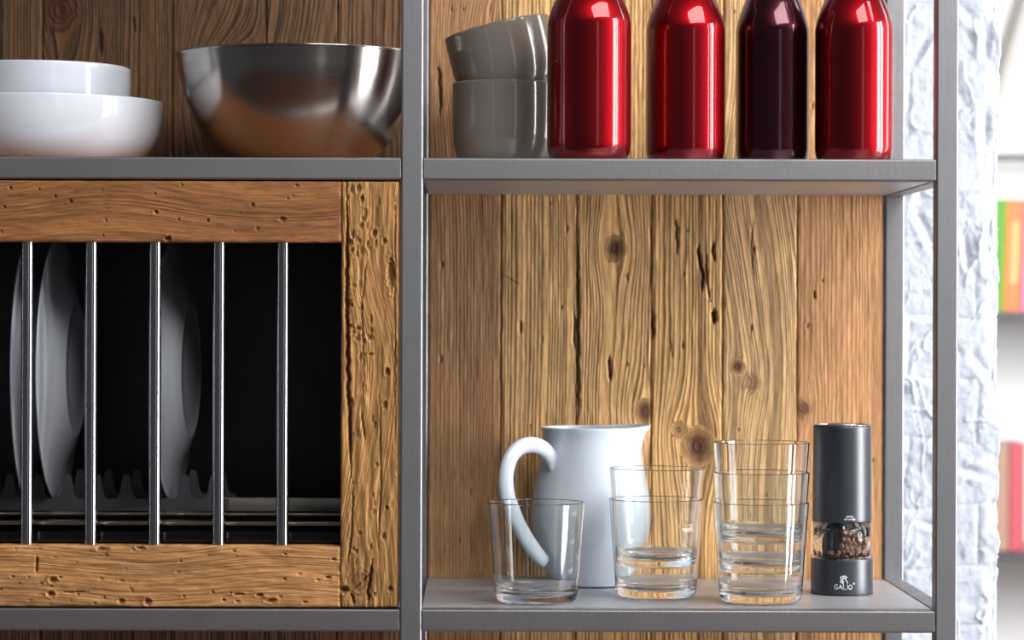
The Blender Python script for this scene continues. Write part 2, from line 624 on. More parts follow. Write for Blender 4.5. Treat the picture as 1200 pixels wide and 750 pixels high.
class Wood:
    def __init__(s):
        s.V, s.F, s.at, s.n = [], [], {k: [] for k in ('ph', 'gu', 'gv', 'knot', 'crack', 'ct', 'cl', 'cd')}, 0

    def slab(s, origin, ea, el, nrm, Wd, L, T, seed, light, dark, freq=170, ct=1.0, d=0.0011, dense_l=None, flow=None,
             knots=(), cracks=(), holes=(), rough=0.0003, edge=0.0012, wob=0.0006, tilt=0.0, wave=0.002):
        origin, ea, el, nrm = (np.array(x, float) for x in (origin, ea, el, nrm))
        a = axis_grid(0, Wd, d)
        l = axis_grid(0, L, d * 1.15, dense_l)
        A, Lg = np.meshgrid(a, l)
        u = A + tilt * Lg + wave * vnoise(A * 12 + seed, Lg * 5, seed) + wave * 0.35 * vnoise(A * 40, Lg * 16, seed + 3)
        if flow is not None: u = u + flow(A, Lg)
        kn = np.zeros_like(A)
        kph = np.zeros_like(A)
        for (ka, kl, R, st, *kd) in knots:
            da, dl = A - ka, Lg - kl
            g = np.exp(-((da / (R * 2.3)) ** 2 + (dl / (R * 4.5)) ** 2))
            u = u - st * da * g
            rr = np.hypot(da * (1 + 0.12 * vnoise(Lg * 200, A * 200, seed)), dl * 0.85) / R
            k1 = np.clip(1.5 - rr, 0, 1) ** 0.8
            kn = np.maximum(kn, np.clip(k1, 0, 1) * min(1, st + .1) * (kd[0] if kd else 1))
            kph = np.where(rr < 1.5, rr * 2.2, kph)
        # irregular ring widths
        ph = freq * u + 1.7 * vnoise(u * 55 + seed * 3.1, u * 0 + seed, seed + 7) + 0.6 * vnoise(u * 160, u * 0 + 9, seed + 11)
        ph = np.where(kn > 0.02, ph * (1 - kn) + kn * kph, ph)
        cr = np.zeros_like(A)
        disp = rough * fbm(A * 220, Lg * 30, seed + 21, 3) + 0.5 * rough * fbm(A * 60, Lg * 60, seed + 31, 2)
        for (pts, w, dp) in cracks:
            jit = 0.0007 * vnoise(Lg * 130, A * 0 + seed, seed + 5) + 0.0004 * vnoise(Lg * 420, A * 0 + seed, seed + 6)
            m = seg_mask(A + jit, Lg, pts, w)
            disp = disp - dp * np.minimum(1, m * 1.2)
            cr = np.maximum(cr, np.clip(m * 1.3 - 0.15, 0, 1))
        for (ha, hl, ra, rl, dp) in holes:
            q = np.hypot((A - ha) / ra, (Lg - hl) / rl) * (1 + 0.25 * vnoise(A * 700, Lg * 700, seed + 8))
            m = np.clip(1.4 - q, 0, 1)
            disp = disp - dp * np.minimum(1, m * 1.4)
            disp = disp + 0.25 * dp * np.clip(1 - np.abs(q - 1.7) / 0.4, 0, 1)
            cr = np.maximum(cr, np.clip(m * 1.6 - 0.5, 0, 1) * (0.62 if dp > 0.0012 else 0.3))
        eb = np.minimum(np.minimum(A, Wd - A), 99)
        eb = eb + wob * vnoise(Lg * 90, A * 0, seed + 2)
        ee = np.minimum(Lg, L - Lg)
        for q in (eb, ee): disp = disp - edge * np.clip(1 - q / (edge * 1.6), 0, 1.5) ** 2
        P = origin + A[..., None] * ea + Lg[..., None] * el + disp[..., None] * nrm
        nl, na = A.shape
        idx = np.arange(nl * na).reshape(nl, na) + s.n
        F = np.stack([idx[:-1, :-1], idx[:-1, 1:], idx[1:, 1:], idx[1:, :-1]], -1).reshape(-1, 4)
        if np.dot(np.cross(ea, el), nrm) < 0: F = F[:, ::-1]
        V = [P.reshape(-1, 3)]
        # side walls and back: duplicate the rim pushed back by T
        rim = np.concatenate([idx[0, :], idx[1:, -1], idx[-1, -2::-1], idx[-2:0:-1, 0]]) - s.n
        back = P.reshape(-1, 3)[rim].copy()
        back = back - nrm * T
        nb = len(rim)
        bi = np.arange(nb) + s.n + nl * na
        side = np.stack([np.roll(rim, -1) + s.n, rim + s.n, bi, np.roll(bi, -1)], -1)
        if np.dot(np.cross(ea, el), nrm) < 0: side = side[:, ::-1]
        V.append(back)
        s.V.append(np.concatenate(V))
        s.F += F.tolist() + side.tolist() + [bi.tolist()[::-1]]

        def full(x):
            x = np.broadcast_to(x, A.shape).reshape(-1)
            return np.concatenate([x, x[rim]])
        s.at['ph'].append(full(ph))
        s.at['gu'].append(full(u + seed * 0.37))
        gv = full(Lg + seed * 1.3).copy()
        gv[-nb:] += 0.0
        s.at['gv'].append(gv)
        s.at['knot'].append(full(kn))
        s.at['crack'].append(full(cr))
        s.at['ct'].append(full(np.full_like(A, ct)))
        tot = nl * na + nb
        for k, c in (('cl', light), ('cd', dark)):
            s.at[k].append(np.tile(np.array([*s2l(c), 1.0]), (tot, 1)))
        s.n += tot

    def build(s, name, parent=None, loc=(0, 0, 0)):
        V = np.concatenate(s.V) - np.array(loc)
        me = bpy.data.meshes.new(name)
        me.from_pydata(V.tolist(), [], s.F)
        me.materials.append(M_wood)
        for k, v in s.at.items():
            v = np.concatenate(v)
            if k in ('cl', 'cd'):
                a = me.attributes.new(k, 'FLOAT_COLOR', 'POINT')
                a.data.foreach_set('color', v.astype(np.float32).ravel())
            else:
                a = me.attributes.new(k, 'FLOAT', 'POINT')
                a.data.foreach_set('value', v.astype(np.float32))
        me.polygons.foreach_set('use_smooth', [len(p) == 4 for p in s.F])
        me.update()
        o = bpy.data.objects.new(name, me)
        COL.objects.link(o)
        if parent: o.parent = parent
        return o


# ------------------------------------------------------------------ shelving unit
Z_UP, Z_LO, TB = 1.602, 1.1785, 0.0205
XL, XM, XR = -0.857, -0.0652, 0.4367          # left sides of the uprights
DEPTH = 0.34
unit = empty('shelving_unit', (0, 0, 0), 'grey brushed steel shelving unit with weathered plank back panels', 'shelving')
for x in (XL, XM, XR):
    for y in (0.0, DEPTH - TB):
        MB().tube_box(x, x + TB, y, y + TB, 0, 2.045, 2, 0.0019).build('post', M_steel_v, unit, wn=True)
for zt in (2.045, Z_UP, Z_LO, 0.32):
    for (a, b) in ((XL + TB, XM), (XM + TB, XR)):
        MB().tube_box(a + 0.0002, b - 0.0002, 0.0002, TB, zt - 0.0208, zt, 0, 0.0019).build('front_rail', M_steel_h, unit, wn=True)
        if zt in (2.045, 0.32):
            MB().tube_box(a, b, DEPTH - TB, DEPTH, zt - TB, zt, 0, 0.0019).build('rear_rail', M_steel_h, unit, wn=True)
        if zt != 2.045 or a < -0.5:
            MB().box(a + 0.0003, b - 0.0003, TB, 0.3195, zt - 0.0195, zt - 0.0006, 0.0006).build('shelf_panel', M_board if (a < -0.5 and zt == Z_UP) else M_plate, unit, wn=True)
    for x in (XL, XM, XR):
        if x == XM: continue
        MB().tube_box(x + 0.0004, x + TB - 0.0004, TB, DEPTH - TB, zt - TB, zt, 1, 0.0019).build('side_rail', M_steel_h, unit, wn=True)

YP = 0.3215
rb = Wood()
zt, zb = 1.86, 0.90
# left edge, right edge, light, dark, ring frequency, contrast
def zl(z): return z - zb
planks = [
    (-0.0440, 0.0320, (186, 140, 98), (116, 80, 56), 260, 0.5),
    (0.0326, 0.1115, (240, 192, 130), (112, 74, 46), 215, 0.92),
    (0.1123, 0.1902, (238, 188, 126), (108, 71, 43), 225, 0.92),
    (0.1910, 0.2655, (236, 186, 122), (106, 70, 42), 215, 0.95),
    (0.2661, 0.3440, (226, 184, 130), (124, 88, 58), 185, 0.9),
    (0.3448, 0.4350, (208, 156, 108), (148, 100, 64), 210, 0.45),
]
PX = dict(
    knots={2: [(0.0405, zl(1.526), 0.0085, 1.0), (0.072, zl(1.354), 0.008, 0.8)],
           3: [(0.050, zl(1.318), 0.0125, 1.0), (0.030, zl(1.335), 0.006, 0.5)],
           4: [(0.016, zl(1.402), 0.006, 0.8), (0.030, zl(1.385), 0.008, 0.5)],
           5: [(0.006, zl(1.358), 0.007, 0.7)]},
    cracks={0: [([(0.010, zl(1.72)), (0.012, zl(1.665))], 0.0016, 0.004)],
            1: [([(0.0770, zl(1.46)), (0.0775, zl(1.415))], 0.0016, 0.003), ([(0.004, zl(1.497)), (0.020, zl(1.487))], 0.0008, 0.001),
                ([(0.020, zl(1.45)), (0.021, zl(1.435))], 0.0014, 0.002)],
            2: [([(0.0345, zl(1.412)), (0.0352, zl(1.386))], 0.0018, 0.004), ([(0.001, zl(1.53)), (0.0015, zl(1.43)), (0.002, zl(1.33))], 0.0016, 0.003),
                ([(0.052, zl(1.50)), (0.054, zl(1.49))], 0.001, 0.001)],
            3: [([(0.049, zl(1.532)), (0.050, zl(1.515)), (0.054, zl(1.497)), (0.052, zl(1.480))], 0.0018, 0.004),
                ([(0.064, zl(1.533)), (0.066, zl(1.512))], 0.0016, 0.004), ([(0.057, zl(1.525)), (0.058, zl(1.49)), (0.062, zl(1.47))], 0.0011, 0.002),
                ([(0.065, zl(1.462)), (0.066, zl(1.447))], 0.0032, 0.005), ([(0.025, zl(1.56)), (0.027, zl(1.52))], 0.0012, 0.002),
                ([(0.001, zl(1.46)), (0.002, zl(1.43))], 0.0018, 0.003), ([(0.020, zl(1.43)), (0.022, zl(1.41))], 0.0008, 0.001)],
            4: [([(0.030, zl(1.555)), (0.031, zl(1.50))], 0.0009, 0.0015)],
            5: [([(0.018, zl(1.482)), (0.019, zl(1.473))], 0.0014, 0.002)]})


def flow_p4(A, L):
    return -0.020 * np.exp(-((L - zl(1.40)) / 0.085) ** 2) * np.clip(1 - A / 0.085, 0, 1) + 0.012 * np.exp(-((L - zl(1.60)) / 0.07) ** 2)


def flow_p2(A, L):
    return 0.006 * np.exp(-((L - zl(1.36)) / 0.075) ** 2) * np.sin(A / 0.078 * 3.1)


def flow_p1(A, L):
    return 0.003 * np.exp(-((L - zl(1.30)) / 0.09) ** 2) * np.sin(A / 0.078 * 3.1)


def flow_up(A, L):     # a cathedral figure above the upper shelf
    return 0.018 * np.exp(-((L - zl(1.72)) / 0.10) ** 2) * np.sin(A / 0.078 * 3.1)


flows = {0: lambda A, L: flow_up(A, L), 1: flow_p1, 2: flow_p2, 4: flow_p4}
for i, (x0, x1, cl, cd, fq, ct) in enumerate(planks):
    rng = random.Random(i + 40)
    holes = [(rng.uniform(.004, x1 - x0 - .004), zl(rng.uniform(1.2, 1.8)), .0011, rng.uniform(.0015, .004), .0014) for _ in range(9)]
    rb.slab((x0, YP, zb), (1, 0, 0), (0, 0, 1), (0, -1, 0), x1 - x0, zt - zb, 0.012, 3 + i, cl, cd, fq, ct, 0.00115,
            (zl(1.125), zl(1.80)), flows.get(i), PX['knots'].get(i, ()), PX['cracks'].get(i, ()), holes, edge=0.0016, wave=0.0011)
rb.build('back_panel', unit)

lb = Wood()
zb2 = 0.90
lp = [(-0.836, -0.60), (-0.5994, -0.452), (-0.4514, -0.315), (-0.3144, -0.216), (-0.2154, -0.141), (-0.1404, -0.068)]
lt = [(122, 88, 60), (122, 88, 60), (116, 82, 54), (124, 90, 62), (130, 96, 66), (134, 98, 68)]  # same wood as the right bay; the bay's shade is put into these darker tones
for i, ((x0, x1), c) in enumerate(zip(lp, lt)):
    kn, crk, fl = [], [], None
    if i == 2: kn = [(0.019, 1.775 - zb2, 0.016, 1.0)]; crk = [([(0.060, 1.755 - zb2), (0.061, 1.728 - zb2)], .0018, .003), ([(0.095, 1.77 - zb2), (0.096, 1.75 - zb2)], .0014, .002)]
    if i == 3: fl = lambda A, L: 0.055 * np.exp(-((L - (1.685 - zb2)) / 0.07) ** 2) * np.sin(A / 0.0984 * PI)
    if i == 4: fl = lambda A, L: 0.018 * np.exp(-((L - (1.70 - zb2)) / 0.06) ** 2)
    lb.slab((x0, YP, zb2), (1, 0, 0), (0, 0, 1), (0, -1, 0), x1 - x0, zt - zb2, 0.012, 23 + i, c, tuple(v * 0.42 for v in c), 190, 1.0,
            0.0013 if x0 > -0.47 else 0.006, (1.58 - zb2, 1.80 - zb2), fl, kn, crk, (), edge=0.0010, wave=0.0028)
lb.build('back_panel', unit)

# ------------------------------------------------------------------ dish cabinet with bars
CX0, CX1, CZ0, CZ1 = -0.8350, -0.0670, 1.1802, 1.5795
OX0, OX1, OZ0, OZ1 = -0.7810, -0.1210, 1.2372, 1.5222
cab = empty('dish_cabinet', (-0.451, 0.0, Z_LO), 'rustic wooden dish cabinet fronted by upright steel bars', 'cabinet')
CL = (-0.451, 0.0, Z_LO)
FY = 0.0012


def rnd_holes(seed, n, a0, a1, l0, l1, rmin=.0007, rmax=.0018, el=1.0):
    r = random.Random(seed)
    return [(r.uniform(a0, a1), r.uniform(l0, l1), r.uniform(rmin, rmax), r.uniform(rmin, rmax) * el, r.uniform(.0006, .0018)) for _ in range(n)]


def lx(px): return (px - 551) / 1250.0 - OX0


tr = Wood()
WT = CZ1 - OZ1
tr.slab((OX0, FY, OZ1), (0, 0, 1), (1, 0, 0), (0, -1, 0), WT, OX1 - OX0 - 0.0004, 0.022, 51, (156, 104, 62), (92, 56, 32), 95, 0.5, 0.00085,
        (lx(-20), 1.0), lambda A, L: -0.010 * np.cos((L - lx(125)) / 0.055) * np.exp(-((L - lx(150)) / 0.2) ** 2) * (0.4 + A / WT),
        holes=rnd_holes(5, 22, .003, WT - .003, lx(0), lx(398)) + [(.028, lx(182), .0016, .0016, .002), (.022, lx(330), .0018, .003, .002), (.003, lx(196), .002, .0025, .003)],
        rough=0.0004, edge=0.0010)
tr.build('top_rail', cab, CL)
br = Wood()
WB = OZ0 - CZ0
br.slab((OX0, FY, CZ0), (0, 0, 1), (1, 0, 0), (0, -1, 0), WB, OX1 - OX0 - 0.0004, 0.022, 53, (194, 142, 90), (120, 82, 50), 230, 0.42, 0.00085,
        (lx(-20), 1.0), lambda A, L: -0.004 * np.cos((L - lx(330)) / 0.04),
        cracks=[([(.048, lx(44)), (.030, lx(43))], .0011, .002), ([(.014, lx(75)), (.013, lx(105))], .0008, .001)],
        holes=rnd_holes(7, 45, .002, WB - .002, lx(0), lx(398), .0005, .0012, 1.8) + [
            (.0245, lx(63), .0022, .0032, .003), (.0115, lx(60), .0022, .0030, .0035), (.0045, lx(174), .0028, .0028, .002),
            (.011, lx(305), .0014, .0030, .0025), (.006, lx(318), .0018, .0040, .002), (.005, lx(143), .0020, .0025, .002),
            (.054, lx(120), .0018, .0050, .002), (.055, lx(165), .0015, .0035, .002), (.028, lx(385), .0012, .0025, .002), (.012, lx(280), .001, .004, .0018)],
        rough=0.0006, edge=0.0010)
br.build('bottom_rail', cab, CL)
st = Wood()
WS, LS = CX1 - OX1, CZ1 - CZ0


def sz(py): return 1.45 + (374.5 - (py + 0.5)) / 1250.0 - CZ0
def sx(px): return (px - 551) / 1250.0 - OX1


st.slab((OX1, FY, CZ0), (1, 0, 0), (0, 0, 1), (0, -1, 0), WS, LS, 0.022, 57, (182, 134, 80), (116, 80, 48), 150, 0.42, 0.0008, None,
        lambda A, L: 0.010 * np.sin(L / 0.055 + 0.6) + 0.014 * np.exp(-((L - sz(300)) / 0.06) ** 2) * A / WS,
        knots=[(sx(424), sz(680), 0.0105, 0.95, 0.5)],
        cracks=[([(sx(406), sz(212)), (sx(406), sz(330)), (sx(407.5), sz(420)), (sx(410), sz(500)), (sx(412), sz(560))], .0019, .004),
                ([(sx(414), sz(560)), (sx(413), sz(625)), (sx(408), sz(660))], .0010, .0018),
                ([(sx(423), sz(480)), (sx(428), sz(515))], .0009, .002), ([(sx(445), sz(460)), (sx(447), sz(560)), (sx(444), sz(640))], .0008, .0012),
                ([(sx(437), sz(655)), (sx(433), sz(685)), (sx(432), sz(709))], .0016, .003), ([(sx(424), sz(681)), (sx(434), sz(672))], .0008, .0015),
                ([(sx(412), sz(695)), (sx(416), sz(709))], .0012, .002), ([(sx(424), sz(682)), (sx(415), sz(690))], .0008, .0015),
                ([(sx(430), sz(290)), (sx(424), sz(360)), (sx(427), sz(480))], .0007, .001), ([(sx(462), sz(214)), (sx(463), sz(400)), (sx(464), sz(560))], .0007, .001)],
        holes=rnd_holes(11, 22, .008, .036, sz(300), sz(220), .0008, .002, 2.0) + rnd_holes(12, 24, .006, .030, sz(420), sz(330), .0008, .0024, 1.6)
        + rnd_holes(13, 22, .004, .050, sz(700), sz(420), .0007, .0018, 2.4) + [
            (sx(458), sz(320), .0026, .011, .004), (sx(404), sz(691), .0032, .0028, .004), (sx(458), sz(690), .0022, .0022, .002),
            (sx(454), sz(435), .0020, .0030, .003), (sx(438), sz(273), .0018, .003, .003), (sx(450), sz(282), .0016, .003, .002)],
        rough=0.0006, edge=0.0014)
st.build('stile', cab, CL)
st2 = Wood()
st2.slab((CX0, FY, CZ0), (1, 0, 0), (0, 0, 1), (0, -1, 0), OX0 - CX0, LS, 0.022, 61, (196, 142, 74), (116, 76, 38), 120, 0.7, 0.004, rough=0.0003)
st2.build('stile', cab, CL)
k = 0
while True:
    bx = (29.5 - 551) / 1250.0 + 0.0602 * (4 - k)
    if bx < OX0 + 0.03: break
    MB().rod((bx - CL[0], 0.0128, OZ0 - 0.004 - CL[2]), (bx - CL[0], 0.0128, OZ1 + 0.004 - CL[2]), 0.0058, 32).build('bar', M_bar, cab)
    k += 1
# carcass: a real box with open front
by0, by1, tk = FY + 0.0225, 0.318, 0.012
cb = MB()
def cbox(x0, x1, y0, y1, z0, z1): cb.box(x0 - CL[0], x1 - CL[0], y0, y1, z0 - CL[2], z1 - CL[2], 0.0008)
cbox(CX0, CX0 + tk, by0, by1, Z_LO + 0.0004, CZ1 - 0.0006)
cbox(CX1 - tk, CX1, by0, by1, Z_LO + 0.0004, CZ1 - 0.0006)
cbox(CX0 + tk, CX1 - tk, by0, by1, Z_LO + 0.0004, Z_LO + 0.016)
cbox(CX0 + tk, CX1 - tk, by0, by1, CZ1 - 0.014, CZ1 - 0.0006)
cbox(CX0 + tk, CX1 - tk, by1 - 0.006, by1, Z_LO + 0.016, CZ1 - 0.014)
cb.build('cabinet_body', M_black, cab, smooth=False)

# ------------------------------------------------------------------ plate drainer inside the cabinet
DZ = Z_LO + 0.016
DL = (-0.45, 0.16, DZ)
dr = empty('plate_drainer', DL, 'dark plastic and steel plate drainer standing inside the barred cabinet', 'dish drainer')
dx0, dx1 = -0.815 - DL[0], -0.088 - DL[0]
b = MB()
b.box(dx0, dx1, 0.036 - DL[1], 0.30 - DL[1], 0.0003, 0.038, 0.002)
b.box(dx0, dx1, 0.036 - DL[1], 0.042 - DL[1], 0.037, 0.0535, 0.0015)
b.build('drip_tray', M_gloss_black, dr, smooth=False)
for (yy, zz, r) in ((0.050, 0.0600, 0.0037), (0.100, 0.0650, 0.0037), (0.275, 0.0600, 0.0037)):
    MB().rod((dx0, yy - DL[1], zz), (dx1, yy - DL[1], zz), r, 16).build('support_rod', M_tray, dr)
for xx in (dx0 + 0.02, dx1 - 0.016):
    MB().rod((xx, 0.042 - DL[1], 0.0545), (xx, 0.29 - DL[1], 0.0535), 0.0028, 12).build('cross_rod', M_tray, dr)
    for yy in (0.06, 0.27): MB().rod((xx, yy - DL[1], 0.038), (xx, yy - DL[1], 0.054), 0.003, 12).build('foot', M_tray, dr)


def comb(yc):
    """strip of round-topped fins that hold the plates apart"""
    b = MB()
    p, x1 = 0.0286, -0.2366
    prof = []
    zb_, zg, ztp = 0.0680, 0.079, 0.103
    n = 19
    xs0 = x1 - n * p
    pts = [(xs0, zb_)]
    for i in range(n):
        c = xs0 + (i + 0.5) * p
        for q in range(-9, 10):
            x = c + q / 9 * p / 2
            tt = abs(q / 9)
            h = zg + (ztp - zg) * (1 / (1 + (tt / 0.36) ** 6))
            pts.append((x, h))
    pts.append((x1, zb_))
    v = []
    m = len(pts)
    for (y, e) in ((yc - 0.0016, 0), (yc + 0.0016, 0)):
        v += [(x - DL[0], y - DL[1], z) for (x, z) in pts]
    f = []
    for i in range(1, m - 2):
        pass
    # front/back strips: bottom edge points under each top point
    v2 = []
    for y in (yc - 0.0016, yc + 0.0016):
        for (x, z) in pts: v2.append((x - DL[0], y - DL[1], z))
        for (x, z) in pts: v2.append((x - DL[0], y - DL[1], zb_ - 0.001))
    o = 2 * m
    for i in range(m - 1):
        f.append((i, m + i, m + i + 1, i + 1))
        f.append((o + i + 1, o + m + i + 1, o + m + i, o + i))
        f.append((i, i + 1, o + i + 1, o + i))
        f.append((m + i + 1, m + i, o + m + i, o + m + i + 1))
    f.append((0, o, o + m, m))
    f.append((m - 1, 2 * m - 1, o + 2 * m - 1, o + m - 1))
    b.add(v2, f)
    b.build('fin_strip', M_tab, dr, smooth=False)
comb(0.120)
comb(0.205)
MB().tube_box(-0.246 - DL[0], -0.088 - DL[0], 0.150 - DL[1], 0.158 - DL[1], 0.0640, 0.0785, 2, 0.0035, 6).build('cutlery_rail', M_rail, dr, wn=True)


def plate_at(x, yc, r, tilt, yaw, label):
    pr = [(0, 0.0012), (r * .46, 0.0012), (r * .48, 0.0), (r * .51, 0.0), (r * .53, 0.0014), (r * .60, 0.0062), (r * .68, 0.0135), (r * .76, 0.0195), (r * .86, 0.0235), (r * .985, 0.0268), (r, 0.0278), (r * .992, 0.0292), (r * .975, 0.0292),
          (r * .86, 0.0266), (r * .76, 0.0228), (r * .68, 0.0172), (r * .60, 0.0102), (r * .53, 0.0056), (r * .48, 0.0045), (0, 0.0045)]
    pr = [(a_, z_ * 0.62 if k_ < 11 else z_ * 0.62 + 0.0006) for k_, (a_, z_) in enumerate(pr)]
    fine = []
    for a, c in zip(pr, pr[1:]):
        for k in range(3): fine.append((a[0] + (c[0] - a[0]) * k / 3, a[1] + (c[1] - a[1]) * k / 3))
    fine.append(pr[-1])
    b = MB().lathe(fine, 128)
    o = b.build('dinner_plate', M_plate_china)
    o.location = (x, yc, DZ + 0.0734 + r)
    o.rotation_euler = (0, -PI / 2 + tilt, yaw)
    tag(o, label, 'plate', 'plates standing in the drainer')
    return o


plate_at(-0.4205, 0.1635, 0.132, 0.00, math.radians(1), 'white plate on edge half hidden behind the first steel bar from the left')
plate_at(-0.3919, 0.1635, 0.132, 0.00, math.radians(-1), 'white plate on edge between the first and second steel bars, its pale rim facing out')
plate_at(-0.2775, 0.1635, 0.131, 0.0, math.radians(-3), 'shadowed plate on edge between the third and fourth steel bars')

# ------------------------------------------------------------------ left upper shelf: white bowls and the steel bowl
def tumble(name, prof, mat, loc, label, cat, group=None, seg=128, parent=None):
    o = MB().lathe(prof, seg).build(name, mat, parent)
    o.location = loc
    tag(o, label, cat, group)
    return o


def smooth_prof(pts, n=5): return [(max(0, p[0]), p[1]) for p in spline(pts, n)]


WBX = (40 - 551) / 1193.0
low = smooth_prof([(0.0, 0.0015), (0.060, 0.0015), (0.064, 0.0), (0.088, 0.0005), (0.102, 0.006), (0.1145, 0.020), (0.1215, 0.040), (0.1235, 0.0600), (0.1222, 0.0622), (0.1200, 0.0605),
                   (0.1175, 0.040), (0.110, 0.020), (0.098, 0.009), (0.080, 0.0050), (0.040, 0.0050), (0.0, 0.0050)])
tumble('serving_bowl', low, M_white, (WBX, 0.15, Z_UP), 'wide white porcelain bowl at the bottom of the bowl stack', 'bowl', 'white bowls')
up = smooth_prof([(0.0, 0.001), (0.055, 0.001), (0.058, 0.0), (0.066, 0.002), (0.072, 0.012), (0.076, 0.050), (0.080, 0.0535), (0.0875, 0.0545), (0.0900, 0.0585), (0.0905, 0.0700), (0.0905, 0.0880), (0.0895, 0.0905),
                  (0.0875, 0.0895), (0.0865, 0.070), (0.082, 0.058), (0.073, 0.050), (0.068, 0.012), (0.055, 0.0050), (0.0, 0.0050)])
tumble('serving_bowl', up, M_white, (WBX, 0.15, Z_UP + 0.0052), 'smaller straight-sided white bowl sitting in the wide white bowl', 'bowl', 'white bowls')

SBX = (347.5 - 551) / 1193.0
sbp = [(0.0, 0.0), (0.058, 0.0), (0.066, 0.002), (0.0775, 0.010), (0.095, 0.030), (0.108, 0.054), (0.1165, 0.080), (0.1205, 0.100), (0.1222, 0.1085), (0.1230, 0.1095), (0.1226, 0.1105), (0.1214, 0.1095),
       (0.1190, 0.098), (0.1150, 0.080), (0.1065, 0.055), (0.0935, 0.0315), (0.076, 0.012), (0.060, 0.003), (0.0, 0.0012)]
tumble('mixing_bowl', smooth_prof(sbp, 6), M_bowlsteel, (SBX, 0.155, Z_UP), 'large brushed stainless steel mixing bowl beside the white bowls', 'bowl', seg=192)

# ------------------------------------------------------------------ right upper shelf: taupe bowls and bottles
TX = (592 - 551) / 1172.0
cupb = smooth_prof([(0.0, 0.0015), (0.031, 0.0015), (0.034, 0.0), (0.040, 0.0015), (0.0480, 0.010), (0.0522, 0.024), (0.0538, 0.045), (0.0540, 0.0818), (0.0532, 0.0842), (0.0516, 0.0830),
                    (0.0508, 0.045), (0.0490, 0.024), (0.045, 0.012), (0.034, 0.0055), (0.0, 0.0055)])
tumble('small_bowl', cupb, M_taupe, (TX, 0.19, Z_UP), 'deep taupe bowl standing upright left of the bottles', 'bowl', 'taupe bowls')
cup2 = [(r, z if z < 0.03 else 0.024 + (z - 0.024) * 0.82) for (r, z) in cupb]
c2 = tumble('small_bowl', cup2, M_taupe, (TX + 0.0080, 0.19, Z_UP + 0.0700), 'taupe bowl perched tilted inside another taupe bowl', 'bowl', 'taupe bowls')
c2.rotation_euler = (0, math.radians(-13.5), 0)


def bottle(px, y, r, mat, label):
    s = 3236 / (2.589 + y)
    x = (px - 551) / s
    k = r / 0.040
    zs = 0.155
    pr = [(0.0, 0.003), (0.55 * r, 0.003), (0.62 * r, 0.0), (0.80 * r, 0.0008), (0.93 * r, 0.0050), (0.992 * r, 0.014), (r, 0.026), (r, 0.060), (r, 0.100), (r, 0.128), (0.985 * r, 0.137), (0.93 * r, 0.1455), (0.84 * r, zs),
          (0.70 * r, zs + 0.012), (0.52 * r, zs + 0.024), (0.40 * r, zs + 0.036), (0.37 * r, zs + 0.050), (0.37 * r, zs + 0.078), (0.44 * r, zs + 0.080), (0.45 * r, zs + 0.088), (0.42 * r, zs + 0.092),
          (0.30 * r, zs + 0.092), (0.29 * r, zs + 0.050), (0.30 * r, zs + 0.034), (0.60 * r, zs + 0.012), (0.90 * r, 0.130), (0.93 * r, 0.05), (0.90 * r, 0.014), (0.0, 0.008)]
    return tumble('bottle', smooth_prof(pr, 4), mat, (x, y, Z_UP), label, 'bottle', 'bottles on the upper shelf')


bottle(689.5, 0.075, 0.0405, M_red, 'red lacquered bottle standing against the taupe bowls')
bottle(802.5, 0.125, 0.0390, M_red, 'red lacquered bottle between another red bottle and the dark plum bottle')
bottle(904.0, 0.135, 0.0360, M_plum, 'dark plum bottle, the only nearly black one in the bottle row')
bottle(1000.0, 0.115, 0.0383, M_red, 'red lacquered bottle at the end of the row nearest the brick wall')

